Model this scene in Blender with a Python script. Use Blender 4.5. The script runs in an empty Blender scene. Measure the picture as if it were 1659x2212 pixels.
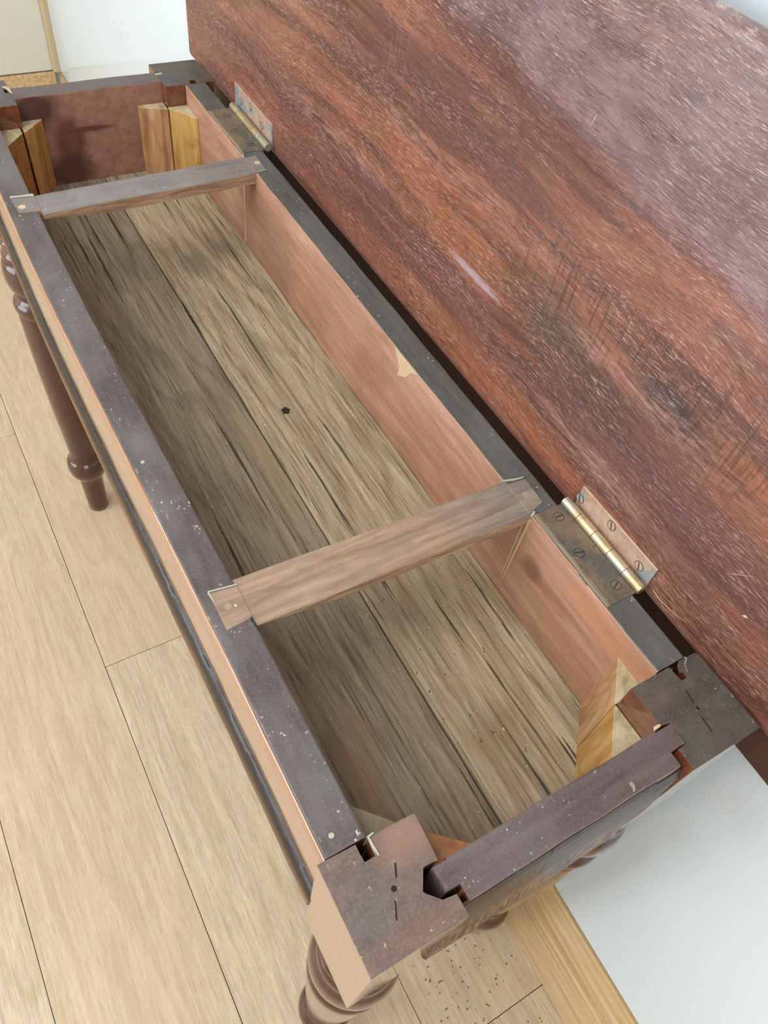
import bpy, bmesh, math, random
from mathutils import Vector, Matrix, noise as mnoise
random.seed(7)
SC = bpy.context.scene
COL = SC.collection

# ------------------------------------------------------------------ camera
cam_d = bpy.data.cameras.new('camera')
cam = bpy.data.objects.new('camera', cam_d)
COL.objects.link(cam)
RW = [[0.86272483, -0.49170912, 0.11801698],      # rows: camera right, up, back in world axes
      [0.33053146, 0.72496989, 0.604291],
      [-0.38269415, -0.48232853, 0.78797486]]
mw = Matrix([[RW[0][i], RW[1][i], RW[2][i], 0] for i in range(3)] + [[0, 0, 0, 1]])
mw.translation = Vector((-0.06218113, -0.01819852, 1.15235156))
cam.matrix_world = mw
cam_d.sensor_fit = 'VERTICAL'
cam_d.sensor_height = 24.0
cam_d.lens = 1658.53 / 2212 * 24.0
cam_d.clip_start = 0.02
SC.camera = cam

# ------------------------------------------------------------------ world, lights, exposure
W = bpy.data.worlds.new('world')
SC.world = W
W.use_nodes = True
W.node_tree.nodes['Background'].inputs[0].default_value = (0.80, 0.90, 1.0, 1)
W.node_tree.nodes['Background'].inputs[1].default_value = 1.0

def area(name, loc, target, sx, sy, power, color):
    d = bpy.data.lights.new(name, 'AREA')
    d.shape = 'RECTANGLE'
    d.size = sx
    d.size_y = sy
    d.energy = power
    d.color = color
    o = bpy.data.objects.new(name, d)
    COL.objects.link(o)
    o.location = loc
    v = Vector(target) - Vector(loc)
    o.rotation_euler = v.to_track_quat('-Z', 'Y').to_euler()
    return o

area('window_daylight', (-2.33, 1.15, 1.20), (0.0, 1.15, 1.20), 1.7, 2.0, 70, (0.90, 0.96, 1.0))
area('front_daylight', (-0.85, -1.84, 1.45), (-0.85, 1.0, 1.45), 1.3, 1.5, 26, (0.93, 0.97, 1.0))
area('ceiling_daylight', (-0.95, 0.25, 2.30), (-0.95, 0.25, 0.0), 1.1, 1.1, 30, (1.0, 0.975, 0.94))
SC.view_settings.view_transform = 'Standard'
SC.view_settings.look = 'None'
SC.view_settings.gamma = 1
SC.view_settings.use_curve_mapping = False
SC.view_settings.exposure = -0.26

# ------------------------------------------------------------------ node helpers
def lin(r, g, b):
    f = lambda c: (c / 255 / 12.92) if c / 255 <= 0.04045 else ((c / 255 + 0.055) / 1.055) ** 2.4
    return (f(r), f(g), f(b), 1)

LIN = lin

class NT:
    def __init__(s, name):
        s.m = bpy.data.materials.new(name)
        s.m.use_nodes = True
        s.t = s.m.node_tree
        s.b = s.t.nodes['Principled BSDF']
        s.co = s.t.nodes.new('ShaderNodeTexCoord').outputs['Object']
        s.rnd = None
    def n(s, typ, **kw):
        o = s.t.nodes.new(typ)
        for k, v in kw.items():
            setattr(o, k, v)
        return o
    def put(s, inp, v):
        if hasattr(v, 'is_output') or isinstance(v, bpy.types.NodeSocket):
            s.t.links.new(v, inp)
        else:
            inp.default_value = v
    def vary(s):
        """object coordinates shifted by a random amount for each object"""
        oi = s.n('ShaderNodeObjectInfo')
        m = s.n('ShaderNodeVectorMath', operation='MULTIPLY_ADD')
        c = s.n('ShaderNodeCombineXYZ')
        for i in range(3):
            s.t.links.new(oi.outputs['Random'], c.inputs[i])
        s.t.links.new(c.outputs[0], m.inputs[0])
        m.inputs[1].default_value = (37.3, 17.1, 53.7)
        s.t.links.new(s.co, m.inputs[2])
        s.rnd = oi.outputs['Random']
        s.co = m.outputs[0]
    def map(s, scale=(1, 1, 1), loc=(0, 0, 0), rot=(0, 0, 0), v=None):
        o = s.n('ShaderNodeMapping')
        s.put(o.inputs['Vector'], v if v is not None else s.co)
        o.inputs['Scale'].default_value = scale
        o.inputs['Location'].default_value = loc
        o.inputs['Rotation'].default_value = rot
        return o.outputs[0]
    def noise(s, scale=(1, 1, 1), detail=4, rough=0.55, dist=0.0, loc=(0, 0, 0), rot=(0, 0, 0), v=None):
        o = s.n('ShaderNodeTexNoise')
        s.put(o.inputs['Vector'], s.map(scale, loc, rot, v))
        o.inputs['Scale'].default_value = 1
        o.inputs['Detail'].default_value = detail
        o.inputs['Roughness'].default_value = rough
        o.inputs['Distortion'].default_value = dist
        return o.outputs['Fac']
    def math(s, op, a, b=0.0, c=0.0, clamp=False):
        o = s.n('ShaderNodeMath', operation=op)
        o.use_clamp = clamp
        s.put(o.inputs[0], a)
        s.put(o.inputs[1], b)
        s.put(o.inputs[2], c)
        return o.outputs[0]
    def step(s, v, a, b, lo=0.0, hi=1.0):
        o = s.n('ShaderNodeMapRange')
        o.clamp = True
        s.put(o.inputs['Value'], v)
        o.inputs['From Min'].default_value = a
        o.inputs['From Max'].default_value = b
        o.inputs['To Min'].default_value = lo
        o.inputs['To Max'].default_value = hi
        return o.outputs[0]
    def mix(s, f, a, b, mode='MIX'):
        o = s.n('ShaderNodeMix', data_type='RGBA', blend_type=mode)
        s.put(o.inputs[0], f)
        s.put(o.inputs[6], a)
        s.put(o.inputs[7], b)
        return o.outputs[2]
    def ramp(s, f, stops):
        o = s.n('ShaderNodeValToRGB')
        s.put(o.inputs[0], f)
        e = o.color_ramp.elements
        while len(e) < len(stops):
            e.new(0.5)
        for k, (p, c) in enumerate(stops):
            e[k].position = p
            e[k].color = c
        return o.outputs[0]
    def sep(s):
        o = s.n('ShaderNodeSeparateXYZ')
        s.put(o.inputs[0], s.co)
        return o.outputs
    def blob(s, center, radii, wob=0.0, soft=0.5):
        """1 inside an ellipsoid, fading outwards, with an uneven border"""
        m = s.n('ShaderNodeVectorMath', operation='SUBTRACT')
        s.put(m.inputs[0], s.co)
        m.inputs[1].default_value = center
        d = s.n('ShaderNodeVectorMath', operation='DIVIDE')
        s.put(d.inputs[0], m.outputs[0])
        d.inputs[1].default_value = radii
        l = s.n('ShaderNodeVectorMath', operation='LENGTH')
        s.put(l.inputs[0], d.outputs[0])
        v = l.outputs['Value']
        if wob:
            v = s.math('ADD', v, s.math('MULTIPLY', s.math('SUBTRACT', s.noise((45, 22, 45), 5, 0.65), 0.5), wob * 2))
        return s.step(v, 1.0 + soft * 0.5, 1.0 - soft, 0.0, 1.0)
    def bump(s, h, strength=0.3, dist=0.001):
        o = s.n('ShaderNodeBump')
        s.put(o.inputs['Height'], h)
        o.inputs['Strength'].default_value = strength
        o.inputs['Distance'].default_value = dist
        s.t.links.new(o.outputs[0], s.b.inputs['Normal'])
    def done(s, color, rough=0.5, metal=0.0, coat=0.0, coat_r=0.1, ior=1.5):
        s.put(s.b.inputs['Base Color'], color)
        s.put(s.b.inputs['Roughness'], rough)
        s.put(s.b.inputs['Metallic'], metal)
        s.put(s.b.inputs['Coat Weight'], coat)
        s.put(s.b.inputs['Coat Roughness'], coat_r)
        s.put(s.b.inputs['IOR'], ior)
        return s.m

BASE = Vector((0.14, 0.475, 0.0))        # foot point of the table; part coordinates are relative to it
def L(x, y, z):
    return (x - BASE.x, y - BASE.y, z - BASE.z)

# ------------------------------------------------------------------ materials
def m_dusty(name, a, b, haze, spec=(196, 206, 200), amount=0.5, grain_axis='y', ds=0.0):
    """dull dusty old mahogany edge: dark wood, grey film, small pale specks"""
    t = NT(name)
    g = (160, 14, 160) if grain_axis == 'y' else (14, 160, 160)
    gr = t.noise(g, 5, 0.6, 0.3)
    c = t.ramp(gr, [(0.3, lin(*a)), (0.7, lin(*b))])
    c = t.mix(t.step(t.noise((22, 14, 22), 5, 0.6), 0.38, 0.68, 0.0, amount), c, lin(*haze))
    fine = t.noise((500, 500, 500), 2, 0.5)
    c = t.mix(t.step(fine, 0.45, 0.75, 0, 0.35), c, lin(*haze))
    sp = t.math('MULTIPLY', t.step(t.noise((420, 260, 420), 2, 0.5), 0.69 - ds, 0.735 - ds), t.step(t.noise((25, 16, 25), 3, 0.6), 0.46, 0.60))
    ln = t.step(t.noise((700, 40, 700), 4, 0.7, 1.5, (3, 8, 1)), 0.66, 0.74, 0, 0.5)
    c = t.mix(t.math('MULTIPLY', ln, t.step(t.noise((30, 16, 25), 3, 0.6, 0, (4, 4, 4)), 0.45, 0.62)), c, lin(158, 156, 156))
    c = t.mix(t.math('MULTIPLY', sp, 0.8), c, lin(*spec))
    t.bump(t.math('ADD', gr, t.math('MULTIPLY', fine, 0.5)), 0.25, 0.0006)
    return t.done(c, t.step(gr, 0.3, 0.7, 0.42, 0.6))

M = {}
M['top_front'] = m_dusty('dusty_mahogany_front', (68, 56, 56), (92, 78, 78), (114, 110, 112), amount=0.75, ds=0.02)
M['top_back'] = m_dusty('dusty_mahogany_back', (66, 64, 61), (88, 86, 82), (106, 108, 106), amount=0.55)
M['top_end'] = m_dusty('dusty_mahogany_end', (76, 62, 62), (100, 84, 82), (118, 108, 108), amount=0.6, grain_axis='x')
M['cross_far'] = m_dusty('dusty_cross_rail_far', (102, 92, 90), (130, 120, 118), (150, 144, 142), amount=0.55, grain_axis='x')

def m_head(name, a, b, c3, blobs):
    t = NT(name)
    gr = t.math('SINE', t.math('MULTIPLY', t.noise((14, 26, 14), 3, 0.5, 0.4), 70))
    n = t.noise((90, 90, 90), 5, 0.6)
    c = t.ramp(n, [(0.3, lin(*a)), (0.7, lin(*b))])
    c = t.mix(t.step(gr, 0.0, 1.0, 0, 0.3), c, lin(*a))
    for ce, ra, col, k in blobs:
        c = t.mix(t.math('MULTIPLY', t.blob(L(*ce), ra, 0.5, 0.8), k), c, lin(*col))
    c = t.mix(t.step(t.noise((500, 500, 500), 2, 0.5), 0.45, 0.75, 0, 0.4), c, lin(*c3))
    sp = t.step(t.noise((420, 300, 420), 2, 0.5), 0.70, 0.74)
    c = t.mix(t.math('MULTIPLY', sp, 0.5), c, lin(180, 180, 165))
    t.bump(t.math('ADD', n, t.math('MULTIPLY', gr, 0.15)), 0.3, 0.0007)
    return t.done(c, 0.52)
M['head_front'] = m_head('worn_end_grain_head', (88, 72, 68), (114, 96, 88), (130, 116, 110),
    [((0.05, 0.05, 0.72), (0.018, 0.014, 0.05), (152, 114, 96), 0.7), ((0.014, 0.022, 0.72), (0.012, 0.02, 0.05), (84, 82, 78), 0.6),
     ((0.03, 0.006, 0.72), (0.03, 0.008, 0.05), (120, 84, 68), 0.5)])
M['head_back'] = m_head('blackened_end_grain_head', (70, 63, 58), (92, 84, 77), (104, 98, 90),
    [((0.25, 0.035, 0.72), (0.03, 0.006, 0.05), (58, 52, 50), 0.6), ((0.235, 0.045, 0.72), (0.012, 0.008, 0.05), (104, 90, 78), 0.4)])

def m_crossnear():
    t = NT('brown_cross_rail')
    gr = t.noise((16, 150, 120), 5, 0.6, 0.6)
    c = t.ramp(gr, [(0.3, lin(126, 102, 86)), (0.55, lin(156, 130, 110)), (0.75, lin(176, 152, 132))])
    x = t.sep()[0]
    c = t.mix(t.step(x, 0.03, 0.10, 0, 0.75), c, t.ramp(gr, [(0.3, lin(100, 96, 92)), (0.7, lin(134, 130, 124))]))
    c = t.mix(t.step(t.noise((40, 60, 40), 4, 0.6), 0.5, 0.7, 0, 0.4), c, lin(122, 110, 102))
    t.bump(gr, 0.4, 0.0007)
    return t.done(c, 0.55)
M['cross_near'] = m_crossnear()

def m_rawside():
    t = NT('raw_brown_side')
    gr = t.noise((20, 200, 200), 5, 0.7, 0.6)
    c = t.ramp(gr, [(0.3, lin(112, 84, 64)), (0.5, lin(158, 126, 98)), (0.72, lin(196, 168, 136))])
    t.bump(gr, 0.7, 0.001)
    return t.done(c, 0.75)
M['raw_side'] = m_rawside()

def m_inner(name, a, b, c3, dark, dk=0.5, stain=None):
    """unpolished inner face of an apron"""
    t = NT(name)
    gr = t.noise((110, 11, 110), 6, 0.65, 0.4)
    c = t.ramp(gr, [(0.28, lin(*a)), (0.52, lin(*b)), (0.75, lin(*c3))])
    c = t.mix(t.step(t.noise((30, 12, 30), 4, 0.6), 0.50, 0.70, 0, dk), c, lin(*dark))
    f = t.noise((700, 350, 700), 2, 0.5)
    c = t.mix(t.step(f, 0.5, 0.8, 0, 0.35), c, lin(*dark))
    if stain:  # stains, and shade painted into the face colour
        for ce, ra, col, k in stain:
            c = t.mix(t.math('MULTIPLY', t.blob(L(*ce), ra, 0.35, 0.4), k), c, lin(*col))
    t.bump(t.math('ADD', gr, f), 0.3, 0.0006)
    return t.done(c, 0.62)
M['inner_back'] = m_inner('unpolished_inner_back', (156, 114, 92), (182, 138, 114), (202, 160, 138), (138, 98, 78), 0.5,
                          [((0.246, 0.10, 0.700), (0.05, 0.06, 0.016), (196, 134, 100), 0.45),
                           ((0.246, 0.178, 0.676), (0.05, 0.012, 0.012), (110, 62, 50), 0.6),
                           ((0.246, 0.64, 0.66), (0.05, 0.05, 0.06), (150, 112, 92), 0.5)])  # last entry: shade beside the far cross rail, put into the colour
M['inner_far'] = m_inner('unpolished_inner_far', (132, 94, 80), (154, 114, 98), (170, 130, 112), (112, 78, 68), 0.45,
                         [((0.075, 0.905, 0.705), (0.026, 0.05, 0.022), (58, 26, 20), 0.85),
                          ((0.108, 0.905, 0.665), (0.018, 0.05, 0.035), (84, 44, 34), 0.8),
                          ((0.135, 0.905, 0.677), (0.026, 0.05, 0.0035), (84, 44, 36), 0.8),
                          ((0.10, 0.905, 0.63), (0.03, 0.05, 0.022), (60, 32, 26), 0.8),
                          ((0.206, 0.905, 0.655), (0.016, 0.05, 0.04), (100, 56, 40), 0.8)])

def m_polish(name, a, b, rough=0.13, scr=0.0, amber=None, coat=1.0, ior=1.6):
    t = NT(name)
    gr = t.noise((120, 9, 120), 5, 0.65, 0.5)
    c = t.ramp(gr, [(0.3, lin(*a)), (0.7, lin(*b))])
    if amber:
        c = t.mix(t.math('MULTIPLY', t.step(t.noise((90, 10, 90), 5, 0.7), 0.36, 0.55), t.step(t.sep()[2], 0.634, 0.628)), c, lin(*amber))
    if scr:
        w = t.noise((420, 60, 60), 4, 0.7)
        low = t.step(t.math('ADD', t.sep()[2], t.math('MULTIPLY', t.noise((300, 60, 20), 3, 0.6), 0.02)), 0.690, 0.668)
        c = t.mix(t.math('MULTIPLY', t.step(w, 0.44, 0.62, 0, scr), low), c, lin(146, 106, 76))
    t.bump(t.noise((90, 30, 90), 4, 0.6), 0.6 if amber else 0.12, 0.0010 if amber else 0.0006)
    return t.done(c, rough, coat=coat, coat_r=0.08, ior=ior)
M['polish'] = m_polish('french_polished_mahogany', (84, 42, 26), (128, 76, 50), 0.14)
M['polish_floor_sheen'] = m_polish('polished_face_floor_sheen', (140, 100, 74), (162, 122, 92), 0.15)  # paler than the polish: floor reflection put into the base colour
M['bead'] = m_polish('dark_polished_bead', (18, 10, 8), (34, 20, 14), 0.27, amber=(110, 62, 26), coat=0.0, ior=1.45)
M['end_bead'] = m_polish('worn_dark_bead', (36, 26, 24), (62, 46, 42), 0.36, scr=0.85, coat=0.0, ior=1.38)
M['under'] = m_polish('turned_leg_polish', (50, 26, 19), (78, 42, 30), 0.16, coat=0.5, ior=1.5)

STAINS = [((0.178, 0.700, 0.616), (0.014, 0.024, 0.1), (122, 110, 94), 0.6), ((0.160, 0.735, 0.616), (0.010, 0.014, 0.1), (132, 112, 92), 0.5),
          ((0.216, 0.722, 0.616), (0.010, 0.010, 0.1), (120, 108, 92), 0.6), ((0.070, 0.115, 0.616), (0.012, 0.035, 0.1), (176, 142, 108), 0.65),
          ((0.082, 0.150, 0.616), (0.010, 0.02, 0.1), (170, 138, 108), 0.5), ((0.175, 0.095, 0.616), (0.03, 0.02, 0.1), (128, 102, 72), 0.45)]
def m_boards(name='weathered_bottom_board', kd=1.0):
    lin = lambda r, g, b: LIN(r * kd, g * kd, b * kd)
    t = NT(name)
    t.vary()
    gr = t.noise((150, 7, 60), 7, 0.72, 0.7)
    ring = t.math('SINE', t.math('MULTIPLY', t.noise((9, 1.4, 9), 3, 0.5, 0.6), 95))
    c = t.ramp(gr, [(0.25, lin(118, 104, 82)), (0.45, lin(154, 140, 116)), (0.62, lin(176, 162, 138)), (0.8, lin(196, 184, 160))])
    c = t.mix(t.step(ring, 0.2, 1.0, 0, 0.32), c, lin(108, 88, 62))
    c = t.mix(t.step(t.noise((16, 6, 16), 5, 0.6), 0.5, 0.68, 0, 0.5), c, lin(126, 116, 96))
    c = t.mix(t.step(t.noise((20, 4, 20), 4, 0.6, 0, (4, 3, 1)), 0.55, 0.72, 0, 0.5), c, lin(176, 146, 108))
    crack = t.noise((150, 3.6, 60), 6, 0.62, 0.2, (2, 7, 1))
    ck = t.step(crack, 0.385, 0.345)
    fc = t.noise((520, 16, 200), 4, 0.6, 0.2, (6, 2, 1))
    c = t.mix(t.step(fc, 0.46, 0.34, 0, 0.65), c, lin(84, 68, 50))
    c = t.mix(t.step(fc, 0.56, 0.68, 0, 0.35), c, lin(206, 194, 168))
    holes = t.step(t.noise((420, 150, 420), 2, 0.6, 0.3), 0.285, 0.255)
    patch = t.step(t.noise((14, 4, 14), 3, 0.5), 0.42, 0.58)
    dk = t.math('MAXIMUM', ck, t.math('MULTIPLY', holes, patch))
    c = t.mix(t.math('MULTIPLY', dk, 0.9), c, lin(38, 30, 22))
    wc = t.co
    t.co = t.n('ShaderNodeTexCoord').outputs['Object']
    for ce, ra, col, k in STAINS:
        c = t.mix(t.math('MULTIPLY', t.blob(L(*ce), ra, 0.7, 0.6), k), c, lin(*col))
    t.co = wc
    sp = t.step(t.noise((330, 330, 330), 1, 0.5, 0, (9, 9, 9)), 0.745, 0.765)
    c = t.mix(t.math('MULTIPLY', sp, 0.7), c, lin(214, 206, 186))
    h = t.math('SUBTRACT', t.math('MULTIPLY', gr, 0.6), dk)
    t.bump(h, 0.7, 0.0012)
    return t.done(c, 0.72)
M['boards'] = m_boards()
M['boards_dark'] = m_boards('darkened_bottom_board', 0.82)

def m_stain():
    t = NT('grey_water_stain')
    return t.done(lin(112, 98, 82), 0.7)

def m_glue(name, a, b, c3, rings=True, k=1.0):
    t = NT(name)
    t.vary()
    gr = t.noise((60 * k, 60 * k, 7), 5, 0.6, 0.6)
    c = t.ramp(gr, [(0.3, lin(*a)), (0.5, lin(*b)), (0.72, lin(*c3))])
    if rings:
        r = t.math('SINE', t.math('MULTIPLY', t.noise((22, 22, 5), 2, 0.5, 0.3), 60))
        c = t.mix(t.step(r, 0.3, 1.0, 0, 0.35), c, lin(*a))
    t.bump(gr, 0.3, 0.0007)
    return t.done(c, 0.5)
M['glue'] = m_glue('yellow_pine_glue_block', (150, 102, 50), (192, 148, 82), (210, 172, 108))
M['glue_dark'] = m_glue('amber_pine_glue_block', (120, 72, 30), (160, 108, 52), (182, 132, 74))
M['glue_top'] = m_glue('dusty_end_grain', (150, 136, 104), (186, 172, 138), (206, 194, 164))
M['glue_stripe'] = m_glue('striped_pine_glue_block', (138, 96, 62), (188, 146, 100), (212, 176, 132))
M['glue_green_grey'] = m_glue('green_grey_block_top', (110, 100, 74), (130, 120, 92), (142, 132, 104), False)  # duller green-grey than the other block tops

def m_leaf():
    t = NT('stripped_mahogany_leaf')
    ax = t.sep()
    # grain follows the long side and swings upwards in a slow wave
    warp = t.noise((3, 3, 5), 2, 0.5)
    cmb = t.n('ShaderNodeCombineXYZ')
    t.put(cmb.inputs[0], ax[0]); t.put(cmb.inputs[1], ax[1])
    t.put(cmb.inputs[2], t.math('ADD', ax[2], t.math('MULTIPLY', warp, 0.07)))
    co = cmb.outputs[0]
    broad = t.noise((3, 2.2, 16), 5, 0.6, 0.5, v=co)
    fib = t.noise((40, 12, 700), 5, 0.7, 0.1, v=co)
    mid = t.noise((10, 6, 90), 5, 0.65, 0.4, v=co)
    c = t.ramp(broad, [(0.30, lin(84, 48, 42)), (0.45, lin(106, 62, 52)), (0.56, lin(124, 74, 58)), (0.70, lin(142, 90, 66))])
    c = t.mix(t.step(mid, 0.42, 0.66, 0, 0.65), c, lin(86, 48, 42))
    # rust-orange run of the old stain
    og = t.blob(L(0.284, 0.43, 0.835), (0.2, 0.24, 0.030), 0.7, 0.8)
    og = t.math('MAXIMUM', og, t.blob(L(0.284, 0.16, 0.845), (0.2, 0.14, 0.035), 0.8, 0.8))
    og = t.math('MAXIMUM', og, t.blob(L(0.284, 0.30, 0.735), (0.2, 0.25, 0.016), 0.8, 0.9))
    c = t.mix(t.math('MULTIPLY', og, t.step(mid, 0.35, 0.6, 0.15, 0.7)), c, lin(158, 92, 52))
    streak = t.noise((8, 3.5, 70), 6, 0.7, 0.3, (1, 2, 3), v=co)
    c = t.mix(t.step(streak, 0.50, 0.36, 0, 0.75), c, lin(62, 32, 27))
    c = t.mix(t.step(streak, 0.54, 0.70, 0, 0.55), c, lin(166, 100, 68))
    # dark stains
    for ce, ra, col, k in (((0.284, 0.275, 0.822), (0.2, 0.055, 0.028), (66, 52, 36), 0.8),
                           ((0.284, 0.165, 0.846), (0.2, 0.05, 0.024), (34, 24, 24), 0.95),
                           ((0.284, 0.205, 0.812), (0.2, 0.06, 0.018), (62, 38, 34), 0.7),
                           ((0.284, 0.11, 0.80), (0.2, 0.05, 0.03), (84, 46, 46), 0.6),
                           ((0.284, 0.235, 0.775), (0.2, 0.06, 0.014), (74, 50, 40), 0.5),
                           ((0.284, 0.55, 0.745), (0.2, 0.10, 0.02), (98, 52, 44), 0.5),
                           ((0.284, 0.38, 0.905), (0.2, 0.10, 0.020), (78, 52, 48), 0.6),
                           ((0.284, 0.93, 0.86), (0.2, 0.10, 0.20), (104, 60, 54), 0.5)):
        c = t.mix(t.math('MULTIPLY', t.blob(L(*ce), ra, 0.8, 0.8), k), c, lin(*col))
    # pink scuffed smears
    pk = t.blob(L(0.284, 0.40, 0.862), (0.2, 0.12, 0.010), 0.8, 0.8)
    pk = t.math('MAXIMUM', pk, t.blob(L(0.284, 0.19, 0.838), (0.2, 0.08, 0.010), 0.8, 0.8))
    pk = t.math('MAXIMUM', pk, t.blob(L(0.284, 0.20, 0.765), (0.2, 0.09, 0.010), 0.8, 0.8))
    pk = t.math('MAXIMUM', pk, t.blob(L(0.284, 0.62, 0.80), (0.2, 0.12, 0.010), 0.9, 0.9))
    pk = t.math('MULTIPLY', pk, t.step(t.noise((20, 30, 260), 5, 0.7, v=co), 0.40, 0.62))
    c = t.mix(t.math('MULTIPLY', pk, 0.55), c, lin(186, 134, 120))
    # lilac-grey bloom left of the old finish on the upper third, with a ragged lower border
    lz = t.step(t.math('ADD', ax[2], t.math('ADD', t.math('MULTIPLY', t.math('SUBTRACT', t.noise((10, 14, 26), 6, 0.7), 0.5), 0.05), t.math('MULTIPLY', ax[1], -0.11))), 0.955, 0.972)
    lc = t.ramp(t.noise((60, 22, 60), 5, 0.65), [(0.3, lin(78, 62, 66)), (0.5, lin(108, 90, 96)), (0.72, lin(138, 118, 122))])
    c = t.mix(t.math('MULTIPLY', lz, 0.72), c, lc)
    lz2 = t.blob(L(0.284, 0.362, 0.805), (0.2, 0.034, 0.0035), 0.5, 0.4)
    c = t.mix(t.math('MULTIPLY', lz2, 0.8), c, lin(164, 142, 150))
    # short pale ticks of raised fibre, following the grain
    tick = t.noise((60, 130, 1500), 5, 0.75, 0.1, v=co)
    tk = t.math('MULTIPLY', t.step(tick, 0.53, 0.66), t.step(t.noise((20, 9, 30), 5, 0.65), 0.36, 0.60, 0.10, 0.85))
    c = t.mix(tk, c, lin(196, 164, 156))
    dkf = t.step(t.noise((50, 70, 1200), 5, 0.75, 0.1, (5, 5, 5), v=co), 0.47, 0.36, 0, 0.75)
    c = t.mix(dkf, c, lin(58, 26, 22))
    # cross-grain saw marks
    saw = t.math('MULTIPLY', t.step(t.noise((60, 480, 22), 3, 0.6), 0.55, 0.64, 0, 0.75), t.math('MAXIMUM', t.blob(L(0.284, 0.25, 0.86), (0.2, 0.09, 0.03), 0.8, 1.0), t.blob(L(0.284, 0.13, 0.86), (0.2, 0.05, 0.03), 0.8, 1.0)))
    c = t.mix(saw, c, lin(56, 34, 30))
    hh = t.math('ADD', t.math('MULTIPLY', fib, 0.7), t.math('ADD', t.math('MULTIPLY', tick, 0.8), t.math('MULTIPLY', saw, -0.6)))
    t.bump(hh, 0.42, 0.0008)
    r = t.step(t.noise((30, 12, 50), 4, 0.6), 0.35, 0.65, 0.26, 0.46)
    gl = t.math('MULTIPLY', lz, t.blob(L(0.284, 0.20, 1.01), (0.2, 0.12, 0.035), 0.8, 1.0))
    r = t.math('MULTIPLY', r, t.math('SUBTRACT', 1.0, t.math('MULTIPLY', gl, 0.55)))
    t.put(t.b.inputs['Coat Roughness'], 0.25)
    m = t.done(c, r, ior=1.5, coat=0.0, coat_r=0.2)
    t.put(t.b.inputs['Coat Weight'], gl)
    return m
M['leaf'] = m_leaf()

def m_floor(name='oak_plank'):
    t = NT(name)
    t.vary()
    ring = t.math('SINE', t.math('MULTIPLY', t.noise((5.2, 0.75, 5), 3, 0.5, 0.35), 130))
    ring2 = t.math('SINE', t.math('MULTIPLY', t.noise((8, 1.0, 5), 4, 0.55, 0.2, (3, 3, 3)), 60))
    fib = t.noise((260, 9, 100), 5, 0.7, 0.25)
    fine = t.noise((900, 60, 300), 3, 0.6)
    c = t.ramp(fib, [(0.25, lin(164, 146, 120)), (0.5, lin(188, 172, 148)), (0.75, lin(204, 192, 170))])
    c = t.mix(t.step(ring, 0.0, 1.0, 0, 0.33), c, lin(160, 132, 102))
    c = t.mix(t.step(ring2, 0.3, 1.0, 0, 0.22), c, lin(224, 204, 172))
    c = t.mix(t.step(fine, 0.53, 0.66, 0, 0.5), c, lin(158, 132, 104))
    pore = t.noise((1500, 34, 400), 4, 0.65, 0.1, (7, 1, 2))
    c = t.mix(t.step(pore, 0.47, 0.38, 0, 0.45), c, lin(142, 116, 90))
    c = t.mix(t.step(t.noise((3, 1.5, 3), 3, 0.5), 0.4, 0.65, 0, 0.3), c, lin(196, 160, 132))
    c = t.mix(t.math('MULTIPLY', t.rnd, 0.32), c, lin(192, 164, 134))
    # knots
    kn = t.n('ShaderNodeTexVoronoi')
    t.put(kn.inputs['Vector'], t.map((3.1, 1.15, 1)))
    kn.inputs['Scale'].default_value = 1
    kd = kn.outputs['Distance']
    kr = t.math('SINE', t.math('MULTIPLY', t.math('ADD', kd, t.math('MULTIPLY', t.noise((12, 12, 2), 3, 0.5), 0.05)), 240))
    c = t.mix(t.math('MULTIPLY', t.step(kr, -0.2, 1, 0, 0.5), t.step(kd, 0.15, 0.05)), c, lin(160, 128, 96))
    t.bump(t.math('ADD', fib, fine), 0.14, 0.0005)
    return t.done(c, t.step(fib, 0.3, 0.7, 0.42, 0.52), ior=1.45)
M['floor'] = m_floor()

def m_plain(name, col, rough, **kw):
    t = NT(name)
    n = t.noise((6, 6, 6), 3, 0.5)
    c = t.mix(t.step(n, 0.3, 0.7, 0, 0.06), lin(*col), lin(*[max(0, v - 30) for v in col]))
    return t.done(c, rough, **kw)
M['wall_gloss'] = m_plain('white_gloss_board', (206, 217, 224), 0.16, coat=0.25, coat_r=0.06)
M['wall_cream'] = m_plain('cream_satin_board', (206, 202, 188), 0.14)
M['wall_paint'] = m_plain('white_wall_paint', (226, 226, 222), 0.8)
M['pale_strip'] = m_plain('pale_varnished_strip', (176, 158, 126), 0.4)
M['joint'] = m_plain('dark_joint', (26, 18, 14), 0.9)
M['pale_wood'] = m_plain('pale_split_wood', (202, 176, 140), 0.7)
M['rebate'] = m_plain('grey_brown_rebate', (150, 132, 108), 0.7)
M['filler'] = m_plain('pale_filler', (172, 172, 154), 0.8)
M['leaf_edge_shade'] = m_plain('gap_shaded_leaf_edge', (74, 44, 36), 0.5)  # leaf brown deepened, shade of the hinge gap put into the colour
M['plug'] = m_plain('pale_wood_plug', (150, 138, 122), 0.6)
M['mark'] = m_plain('dark_mark', (34, 28, 26), 0.9)
M['grub'] = m_plain('floor_debris', (96, 80, 62), 0.9)

def m_pine():
    t = NT('varnished_pine_skirting')
    gr = t.noise((120, 6, 120), 5, 0.65, 0.5)
    c = t.ramp(gr, [(0.3, lin(166, 134, 92)), (0.55, lin(194, 166, 122)), (0.75, lin(208, 184, 144))])
    c = t.mix(t.step(t.noise((20, 7, 20), 4, 0.6), 0.5, 0.7, 0, 0.35), c, lin(166, 146, 104))
    t.bump(gr, 0.2, 0.0005)
    return t.done(c, 0.35)
M['pine'] = m_pine()

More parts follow.
